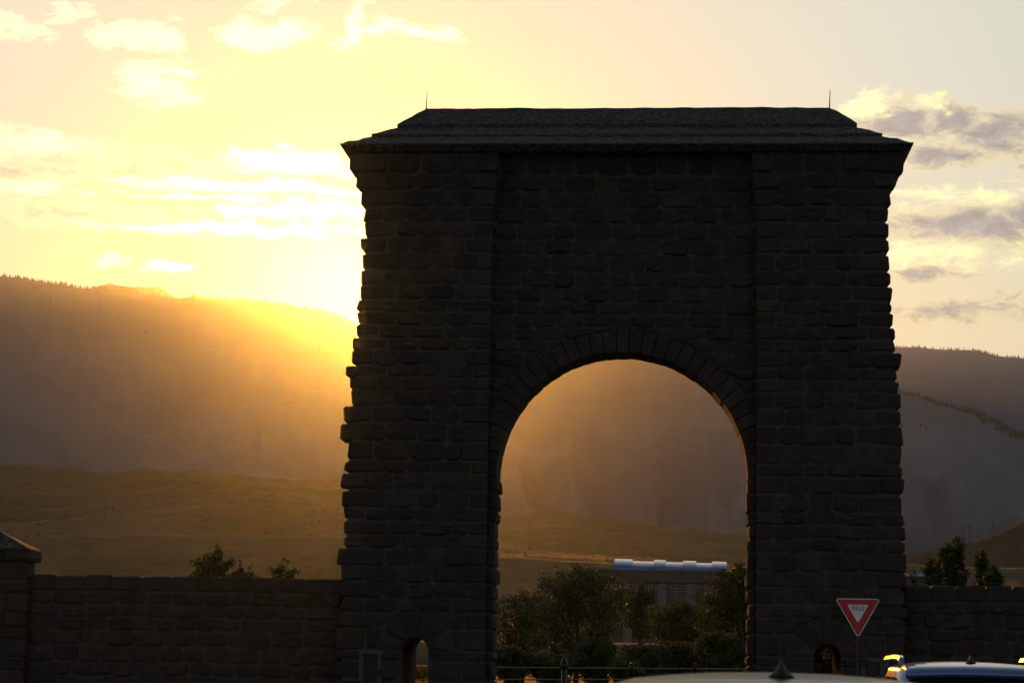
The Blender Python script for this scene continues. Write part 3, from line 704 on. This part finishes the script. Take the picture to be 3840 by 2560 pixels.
# ------------------------------------------------------------------ trees
def tree(name, label, px, ytop, Y, width_px, seed, nleaf=5000, leaf=.11, group=None, shape=1.0, zbase=0.0, low=.12, mat='leaf', lean=0, cat='tree'):
    rr = np.random.RandomState(seed); pr = random.Random(seed)
    top = at(px, ytop, Y); H = top.z-zbase; x0 = top.x; W = width_px*Y/FPX/2
    root = empty(name, (x0, Y, zbase)); tag(root, label, cat, group)
    mb = MB(); hs = np.linspace(0, .92, 7); wob = [(x0+pr.uniform(-.04, .04)*H*h_+lean*h_, Y+pr.uniform(-.04, .04)*H*h_, zbase+H*h_) for h_ in hs]
    mb.tube(wob, [H*.022*(1-h_)+.008 for h_ in hs], 7)
    tips = []
    nl = int(16+8*shape)
    for i in range(nl):
        h_ = low+(.86-low)*((i+.5)/nl)**.9; k = min(int(h_/.92*6), 5); f_ = h_/.92*6-k
        base = Vector(wob[k]).lerp(Vector(wob[k+1]), f_)
        a = i*2.4+pr.uniform(-.5, .5); prof = W*(math.sin(math.pi*min(1, (h_*.82+.16)))**.75)*pr.uniform(.62, 1.12)
        if shape > 1.3: prof *= .7
        up = pr.uniform(.25, .55)*prof*shape+H*.07*shape
        end = base+Vector((math.cos(a)*prof, math.sin(a)*prof, up)); end.z = min(end.z, top.z-H*.04-H*.24*(prof/max(W, .05))**1.6*pr.uniform(.6, 1.1))
        mid = base.lerp(end, .5)+Vector((0, 0, -.06*prof))
        r0 = H*.022*(1-h_)*.55+.005; mb.tube([base, mid, end], [r0, r0*.6, r0*.2], 5)
        for q in (.4, .62, .82, 1.0): tips.append((base.lerp(end, q), prof*(.22+.13*(1-q))+.1))
        for s_ in range(2):
            e2 = mid+Vector((pr.uniform(-1, 1), pr.uniform(-1, 1), pr.uniform(.1, 1)))*prof*.45; mb.tube([mid, e2], [r0*.4, r0*.15], 4); tips.append((e2, prof*.26+.08))
    for q in (.55, .65, .74, .82, .89, .95): tips.append((Vector((x0+pr.uniform(-.15, .15)*W+lean*q, Y+pr.uniform(-.15, .15)*W, zbase+H*q-.05)), W*(.62 if shape < 1.3 else .85)*(1.06-q)**(.7 if shape < 1.3 else .5)*pr.uniform(.7, 1.15)+.05))
    tips.append((Vector((top.x+lean, Y, top.z-H*.04)), W*.14+.06)); tips.append((Vector((top.x+lean*.9, Y, top.z-H*.12)), W*.24+.06))
    child(mb, 'trunk', MAT['bark'], root, True)
    C = np.array([tuple(t_[0]) for t_ in tips]); Rr = np.array([t_[1] for t_ in tips]); pw = Rr**1.6; pw /= pw.sum()
    pick = rr.choice(len(tips), nleaf, p=pw); d = rr.normal(size=(nleaf, 3)); d /= np.linalg.norm(d, axis=1)[:, None]
    P_ = C[pick]+d*(Rr[pick]*(rr.rand(nleaf)**.55))[:, None]*np.array([1, 1, .85])
    over = P_[:, 2] > top.z; P_[over, 2] = top.z - rr.rand(over.sum())*H*.25
    u = rr.normal(size=(nleaf, 3)); u /= np.linalg.norm(u, axis=1)[:, None]; v = np.cross(u, rr.normal(size=(nleaf, 3))); v /= np.linalg.norm(v, axis=1)[:, None]
    s_ = leaf*rr.uniform(.6, 1.3, nleaf)[:, None]
    VV = np.empty((nleaf, 4, 3)); VV[:, 0] = P_-u*s_*.6; VV[:, 1] = P_+v*s_*.42; VV[:, 2] = P_+u*s_*.6; VV[:, 3] = P_-v*s_*.42
    me = bpy.data.meshes.new('crown'); me.vertices.add(nleaf*4); me.vertices.foreach_set('co', VV.ravel())
    me.loops.add(nleaf*4); me.polygons.add(nleaf); me.loops.foreach_set('vertex_index', np.arange(nleaf*4)); me.polygons.foreach_set('loop_start', np.arange(0, nleaf*4, 4)); me.polygons.foreach_set('loop_total', np.full(nleaf, 4))
    me.update(); me.validate(); me.materials.append(MAT[mat]); o = bpy.data.objects.new('crown', me); COL.objects.link(o); child(o, 'crown', None, root)
    return root
G1, G2, G3 = 'trees seen through the arch', 'treetops behind the long wall', 'treetops behind the right wall'
tree('cottonwood_tree', 'broad leafy tree filling the foot of the arch opening', 2165, 2115, 108, 430, 1, 14000, .13, G1, low=.03)
tree('cottonwood_tree', 'shorter leafy tree against the left jamb of the arch', 1965, 2205, 112, 260, 2, 7000, .12, G1, low=.03)
tree('cottonwood_tree', 'round leafy tree before the pilasters of the vaulted building', 2402, 2168, 150, 150, 3, 5000, .15, G1, low=.3)
tree('cottonwood_tree', 'wide low tree before the vaulted building', 2570, 2250, 116, 330, 4, 11000, .13, G1, low=.03)
tree('cottonwood_tree', 'tall leafy tree against the right jamb of the arch', 2775, 2100, 105, 280, 5, 12000, .13, G1, low=.03)
tree('cottonwood_tree', 'small bushy tree between the two broad trees', 2430, 2415, 100, 240, 6, 5000, .11, G1, low=.03)
tree('cottonwood_tree', 'leafy tree seen through the right doorway', 3080, 2150, 67, 330, 7, 18000, .10, G1, low=.03)
for x_, yt_, Y_, w_, lb in ((1915, 2420, 96, 150, 'low shrub against the left jamb behind the iron fence'), (2060, 2450, 97, 200, 'low shrub under the broadest tree'),
        (2240, 2385, 98, 170, 'rounded shrub right of the black bollard'), (2345, 2475, 92, 130, 'smallest shrub at the middle fence post'), (2540, 2400, 97, 190, 'wide shrub behind the tan car antenna'), (2700, 2360, 96, 200, 'dense shrub below the tall right tree')):
    tree('shrub', lb, x_, yt_, Y_, w_, int(x_), 8500, .12, 'shrubs behind the iron fence', low=.02, cat='shrub')
tree('aspen_tree', 'dense rounded treetop rising above the long wall', 822, 2030, 84, 234, 11, 11400, .10, G2)
tree('aspen_tree', 'thin leafy shoot beside the dense treetop', 905, 2088, 83, 91, 12, 3040, .09, G2)
tree('aspen_tree', 'small leafy treetop two steps from the dense one', 940, 2100, 85, 104, 13, 3420, .09, G2)
tree('aspen_tree', 'pointed small treetop nearest the arch above the long wall', 1063, 2078, 84, 156, 14, 4560, .09, G2)
tree('aspen_tree', 'lowest sprig of leaves above the wall by the arch', 1118, 2132, 84, 78, 15, 1710, .09, G2)
tree('aspen_tree', 'low sprig of leaves before the dense treetop', 716, 2135, 83, 78, 16, 1710, .09, G2)
tree('aspen_tree', 'tallest slender treetop behind the right wall', 3584, 1995, 82, 149, 21, 9240, .10, G3, shape=1.6)
tree('aspen_tree', 'forked leafy treetop between arch and tallest sapling', 3492, 2078, 82, 149, 22, 6600, .10, G3, shape=1.4)
tree('aspen_tree', 'upright leafy treetop past the tallest sapling', 3690, 2048, 84, 114, 23, 7040, .10, G3, shape=1.6)
tree('aspen_tree', 'leaning leafy treetop furthest along the right wall', 3722, 2106, 82, 126, 24, 5720, .10, G3, shape=1.4)
tree('aspen_tree', 'thin twiggy sapling close to the arch corner', 3430, 2112, 83, 45, 25, 900, .09, G3, shape=1.6)
tree('aspen_tree', 'low leafy sprig between two taller saplings', 3636, 2160, 83, 60, 26, 800, .09, G3)
tree('yellow_shrub', 'yellow lit shrub seen through the left doorway', 1590, 2492, 92, 150, 31, 2600, .08, None, mat='shrub_leaf', cat='shrub')

# ------------------------------------------------------------------ vaulted building
BY = 250.0; k = BY/FPX
bx0, bx1 = at(2222, 2132, BY).x, at(2960, 2132, BY).x
zt = at(2450, 2137, BY).z
bld = empty('school_building', ((bx0+bx1)/2, BY+8, 0)); tag(bld, 'low brown building with pale ribbed barrel-vault roof behind the trees', 'building')
zf = at(2450, 2182, BY).z
child(MB().box((bx0, BY, 0), (bx1, BY+16, zf)), 'wall', MAT['wall_block'], bld)
child(MB().box((bx0-.5, BY-.5, zf), (bx1+.3, BY+16.3, zt)), 'roof_fascia', MAT['fascia'], bld)
child(MB().box((bx0-.6, BY-.6, zt), (at(2296, 2132, BY).x, BY+16.4, zt+.16)), 'parapet', MAT['concrete'], bld)
vx0, vx1 = at(2305, 2137, BY+3).x, at(2728, 2137, BY+3).x
vw, vh = 5.2, at(2450, 2100, BY+8).z-zt
def vault(xa, xb, sc, n=18, th=.0):
    m2 = MB(); V = []
    for x in (xa, xb):
        for i in range(n+1):
            a = math.pi*i/n; V.append((x, BY+5.8+(x-vx0)*.33-vw*sc*math.cos(a), zt+.02+vh*sc*math.sin(a)))
    N = n+1; m2.add(V, [(i, N+i, N+i+1, i+1) for i in range(n)]+[tuple(range(n+1)), tuple(range(2*N-1, N-1, -1))]); return m2
vr = child(vault(vx0+.3, vx1-.1, .86), 'vault_roof', MAT['vault_metal'], bld, False)
for q0, q1 in ((2305, 2372), (2452, 2496), (2562, 2612), (2672, 2728)):
    child(vault(at(q0, 2137, BY+3).x, at(q1, 2137, BY+3).x, 1.0), 'roof_band', MAT['vault_metal'], bld)
for pxx in (2245, 2355, 2482, 2592, 2655, 2770, 2880):
    c = at(pxx, 2180, BY).x; wP = .52
    pp_ = child(MB().box((c-wP, BY-.55, 0), (c+wP, BY, zf-.55)), 'pilaster', MAT['concrete'], bld)
    rg = [[(c-a, BY-.55-b2, z), (c+a, BY-.55-b2, z), (c+a, BY, z), (c-a, BY, z)] for a, b2, z in ((wP+.1, .1, zf-.55), (wP+.1, .1, zf-.35), (wP-.25, -.2, zf-.12))]
    child(MB().loft(rg), 'pilaster_cap', MAT['concrete'], pp_)
edges = [2245, 2355, 2482, 2592, 2655, 2770, 2880]
for a, b_ in zip(edges, edges[1:]):
    for (ya, yb) in ((2192, 2214), (2228, 2246)):
        xa, xb = at(a, ya, BY).x+.68, at(b_, ya, BY).x-.68; z1_, z0_ = at(2450, ya, BY).z, at(2450, yb, BY).z
        if xb-xa < .5: continue
        wdw = child(MB().box((xa, BY-.05, z0_), (xb, BY+.02, z1_)), 'window', MAT['glass'], bld)
        fm = MB(); n = max(2, round((xb-xa)/.42))
        for i in range(n+1): fm.box((xa+(xb-xa)*i/n-.035, BY-.10, z0_), (xa+(xb-xa)*i/n+.035, BY-.055, z1_))
        for z in (z0_, (z0_+z1_)/2, z1_): fm.box((xa-.03, BY-.12, z-.03), (xb+.03, BY-.101, z+.03))
        child(fm, 'window_grid', MAT['window_frame'], wdw)
    xa, xb = at(a, 2192, BY).x+.6, at(b_, 2192, BY).x-.6
    if xb-xa > .5: child(MB().box((xa, BY-.03, at(2450, 2227, BY).z), (xb, BY+.02, at(2450, 2215, BY).z)), 'red_panel', MAT['red_panel'], bld)
# low shed beyond the right wall, only its pale roof edge shows
c = at(3432, 2150, 210); shed = empty('flat_shed', (c.x, 214, 0)); tag(shed, 'low flat-roofed shed behind the saplings by the right wall', 'shed')
child(MB().box((c.x-1.6, 210, 0), (c.x+.85, 217, c.z-.25)), 'wall', MAT['wall_block'], shed); child(MB().box((c.x-1.8, 209.7, c.z-.25), (c.x+.95, 217.3, c.z)), 'roof', MAT['vault_metal'], shed)

# ------------------------------------------------------------------ utility poles on the hills
def pole(label, px, y0, y1, Y, group):
    b_ = at(px, y1, Y); t_ = at(px, y0, Y); h = t_.z-b_.z
    root = empty('utility_pole', b_); tag(root, label, 'pole', group)
    child(MB().tube([(b_.x, Y, b_.z-3), (b_.x, Y, b_.z+h)], [.2, .14], 7), 'shaft', MAT['pole_wood'], root)
    child(MB().box((b_.x-1.1, Y-.2, b_.z+h-.75), (b_.x+1.1, Y-.12, b_.z+h-.6)), 'crossarm', MAT['pole_wood'], root)
pole('lone utility pole on the left grass hill', 750, 1912, 2004, 760, 'utility poles')
pole('lone utility pole on the hill seen through the arch', 1983, 1955, 2046, 960, 'utility poles')
for x, ya, yb, lb in ((3612, 1974, 2040, 'one of two close-set faint poles on the dark hillside'), (3636, 1968, 2036, 'one of two close-set faint poles on the dark hillside'),
        (3724, 1962, 2006, 'faint lone pole highest up the dark hillside'), (3494, 2018, 2062, 'faint lone pole low on the dark hillside beside the arch')): pole(lb, x, ya, yb, 890, 'poles on the dark hillside')

# ------------------------------------------------------------------ iron fence behind the arch
fa, fb = at(1895, 2508, 74), at(2810, 2476, 86)
def fence_pt(x):
    f_ = (x-fa.x)/(fb.x-fa.x); return fa.y+(fb.y-fa.y)*f_
fen = empty('iron_fence', (fa.x, fa.y, 0)); tag(fen, 'black iron rail fence behind the arch', 'fence')
xs = [fa.x+(at(2350, 2490, fence_pt(-1)).x-at(2115, 2490, fence_pt(-3)).x)*i for i in range(-6, 9)]
xoff = at(2115, 2500, 77).x; step = 2.33
fx0, fx1 = -8.4, 6.8
for z in (1.08, .68, .28): child(MB().tube([(fx0, fence_pt(fx0), z), (fx1, fence_pt(fx1), z)], .022, 8), 'rail', MAT['iron'], fen)
i = -3
while xoff+step*i < fx1:
    x = xoff+step*i; i += 1
    if x < fx0: continue
    y = fence_pt(x); p_ = child(MB().lathe([(.055, 0), (.055, 1.12), (.075, 1.13), (.075, 1.16), (.05, 1.17), (.065, 1.2), (.07, 1.235), (.055, 1.27), (.02, 1.29)], (x, y, 0), 12), 'post', MAT['iron'], fen, True)
    for z in (1.08, .68, .28): child(MB().lathe([(.07, -.03), (.07, .03)], (x, y, z), 10), 'collar', MAT['iron'], p_)
x = at(2115, 2500, 76).x; y = fence_pt(x)-.6
bl = empty('bollard_lamp', (x, y, 0)); tag(bl, 'black bollard with tapered hood standing at the iron fence', 'bollard')
child(MB().lathe([(.13, 0), (.13, .08), (.09, .12), (.085, 1.05)], (x, y, 0), 14), 'shaft', MAT['iron'], bl, True)
child(MB().lathe([(.085, 1.05), (.15, 1.08), (.15, 1.16), (.12, 1.3), (.06, 1.42), (.03, 1.46), (.03, 1.5), (.004, 1.53)], (x, y, 0), 14), 'hood', MAT['iron'], bl, True)

# ------------------------------------------------------------------ vehicles
def vehicle(name, label, cx, yrear, hgt, paint, rails, spoiler):
    root = empty(name, (cx, yrear+2.3, 0)); tag(root, label, 'car', 'cars parked facing the arch')
    L, W2 = 4.6, .93; B = 1.02
    def pt(x, y, z): return (cx+x, yrear+y, z)
    NS = 40
    def plan(hx, ya, yb, z, e=5.0, dz=None):
        out = []
        for i in range(NS):
            a = 2*math.pi*i/NS; c_, s_ = math.cos(a), math.sin(a)
            X = hx*math.copysign(abs(c_)**(2/e), c_); Y_ = (ya+yb)/2+(yb-ya)/2*math.copysign(abs(s_)**(2/e), s_)
            out.append(pt(X, Y_, z+(dz(X, Y_) if dz else 0)))
        return out
    hood = lambda X, Y_: -.16*max(0, (Y_-3.1)/1.5)**1.5 if Y_ > 3.1 else 0
    body = MB().loft([plan(.80, .12, L-.12, .25), plan(.88, .04, L-.04, .34), plan(.92, 0, L, .5), plan(.93, .01, L-.01, .7), plan(.915, .04, L-.06, .86, dz=hood), plan(.87, .1, L-.2, B-.02, dz=hood), plan(.8, .3, L-.5, B+.01, dz=hood)])
    child(body, 'body', paint, root, True)
    H = hgt
    def cabin(z):
        f_ = (z-B)/(H-.10-B); return (.82-.155*f_, .13+.42*f_**1.3, 3.25-1.15*f_)
    ring = []
    for z in np.linspace(B-.02, H-.10, 6):
        hx, ya, yb = cabin(z); ring.append(plan(hx, ya, yb, z, 4.5))
    hx, ya, yb = cabin(H-.10)
    for s_, z in ((.985, H-.075), (.94, H-.05), (.84, H-.031), (.62, H-.015), (.36, H-.004), (.1, H)):
        ring.append(plan(hx*s_, ya+(yb-ya)*(1-s_)*.35, yb-(yb-ya)*(1-s_)*.35, z, 3.6+.9*s_))
    child(MB().loft(ring), 'roof', paint, root, True)
    def glass(name_, quad):
        V = [pt(*q) for q in quad]; c0 = Vector((cx, yrear+1.9, 1.1)); m2 = MB()
        nrm = (Vector(V[1])-Vector(V[0])).cross(Vector(V[3])-Vector(V[0])).normalized()
        if nrm.dot(sum((Vector(v) for v in V), Vector())/4-c0) < 0: nrm = -nrm
        m2.add([Vector(v)+nrm*.012 for v in V]+[Vector(v)-nrm*.03 for v in V], [(0,1,2,3),(7,6,5,4),(0,4,5,1),(1,5,6,2),(2,6,7,3),(3,7,4,0)])
        child(m2, name_, MAT['glass'], root)
    za, zb = B+.05, H-.15
    ha, ra, fa_ = cabin(za); hb, rb, fb_ = cabin(zb)
    glass('rear_window', [(-ha*.82, ra-.005, za), (ha*.82, ra-.005, za), (hb*.82, rb-.005, zb), (-hb*.82, rb-.005, zb)])
    glass('windshield', [(-ha*.82, fa_+.005, za), (ha*.82, fa_+.005, za), (hb*.82, fb_+.005, zb), (-hb*.82, fb_+.005, zb)])
    for s_ in (-1, 1):
        for y0_, y1_, sl0, sl1 in ((.6, 1.2, .25, 0), (1.28, 2.0, 0, 0), (2.08, 2.85, 0, -.62)):
            glass('side_window', [(s_*ha, y0_, za), (s_*ha, y1_, za), (s_*hb, y1_+sl1*.7, zb), (s_*hb, y0_+sl0, zb)])
        child(MB().box(pt(s_*.86-.1, .0, .72), pt(s_*.86-.1+.14 if s_ > 0 else s_*.86+.04, .12, .95)), 'tail_light', MAT['tail_red'], root)
        child(MB().box(pt(s_*.72-.16, L-.12, .62), pt(s_*.72+.16, L-.0, .76)), 'headlight', MAT['lamp_clear'], root)
        m2 = MB(); m2.loft([[pt(s_*(.9+a), 2.75+b2, 1.0+c_) for b2, c_ in ((-.07, 0), (.07, .01), (.06, .15), (-.07, .16))] for a in (.0, .1, .2)]); child(m2, 'side_mirror', paint, root)
        for yw in (.85, 3.65):
            wh = child(MB().tube([pt(s_*(.72+d), yw, .35) for d in (0, .02, .2, .22)], [.30, .35, .35, .30], 24), 'wheel', MAT['rubber'], root, False)
            child(MB().tube([pt(s_*(.925+d), yw, .35) for d in (0, .02)], [.22, .19], 16), 'rim', MAT['rim'], wh)
        for yd in (1.45, 2.3): child(MB().box(pt(s_*.935-.012, yd, .88), pt(s_*.935+.012, yd+.18, .91)), 'door_handle', paint, root)
        if rails:
            xr = s_*(hx*.965)
            rl = []
            for y_, zz in ((rb+.06, .03), (rb+.09, .065), (rb+.22, .085), (1.2, .085), (fb_-.25, .07), (fb_-.1, .0)):
                rl.append([pt(xr+a, y_+abs(c_)*.0, H-.05+zz*1.0+c_) for a, c_ in ((-.03, -.016), (.026, -.016), (.022, .014), (-.014, .016))])
            child(MB().loft(rl), 'roof_rail', paint, root)
    child(MB().box(pt(-.84, -.04, .36), pt(.84, .1, .52)), 'bumper', MAT['black_plastic'], root)
    child(MB().box(pt(-.15, -.012, .72), pt(.15, .015, .87)), 'number_plate', MAT['plate'], root)
    if spoiler:
        sp = [[pt(xx, rb-.14+a, H-.05-.05*(abs(xx)/hx)**2*.4+c_) for a, c_ in ((.04, -.09), (.0, -.075), (.006, -.045), (.03, -.014), (.10, .012), (.26, .03), (.42, .03), (.42, -.05))] for xx in np.linspace(-hx*.93, hx*.93, 13)]
        child(MB().loft(sp), 'spoiler', paint, root, True)
    fin = []
    for f_ in np.linspace(0, 1, 7):
        a = .045*(1-f_)**1.6+.004; fin.append([pt(-a, rb+.28+.05*f_, H-.012+.068*f_), pt(0, rb+.24+.06*f_, H-.012+.068*f_), pt(a, rb+.28+.05*f_, H-.012+.068*f_), pt(0, rb+.42-.07*f_, H-.012+.068*f_)])
    child(MB().loft(fin), 'antenna', MAT['black_plastic'], root, True)
    return root
vehicle('parked_suv', 'blue car with roof rails and antenna below the yield sign', 2.66, 19.3, 1.655, MAT['paint_dark'], True, True)
vehicle('parked_suv', 'pale tan car with plain roof and shark-fin antenna', .385, 7.3, 1.625, MAT['paint_tan'], False, False)

# ------------------------------------------------------------------ haze
hz = MB().box((-15500, -15500, -22), (15500, 15500, 1420))
m = bpy.data.materials.new('haze'); m.use_nodes = True; m.node_tree.nodes.clear(); t = NT(m.node_tree)
pv = t.new('ShaderNodeVolumePrincipled'); pv.inputs['Density'].default_value = HAZE_DENSITY; pv.inputs['Color'].default_value = (.5, .67, 1, 1); pv.inputs['Anisotropy'].default_value = HAZE_G
out = t.new('ShaderNodeOutputMaterial'); t.l.new(pv.outputs[0], out.inputs['Volume'])
tag(hz.build('haze', m), 'warm evening haze over the valley', kind='stuff')
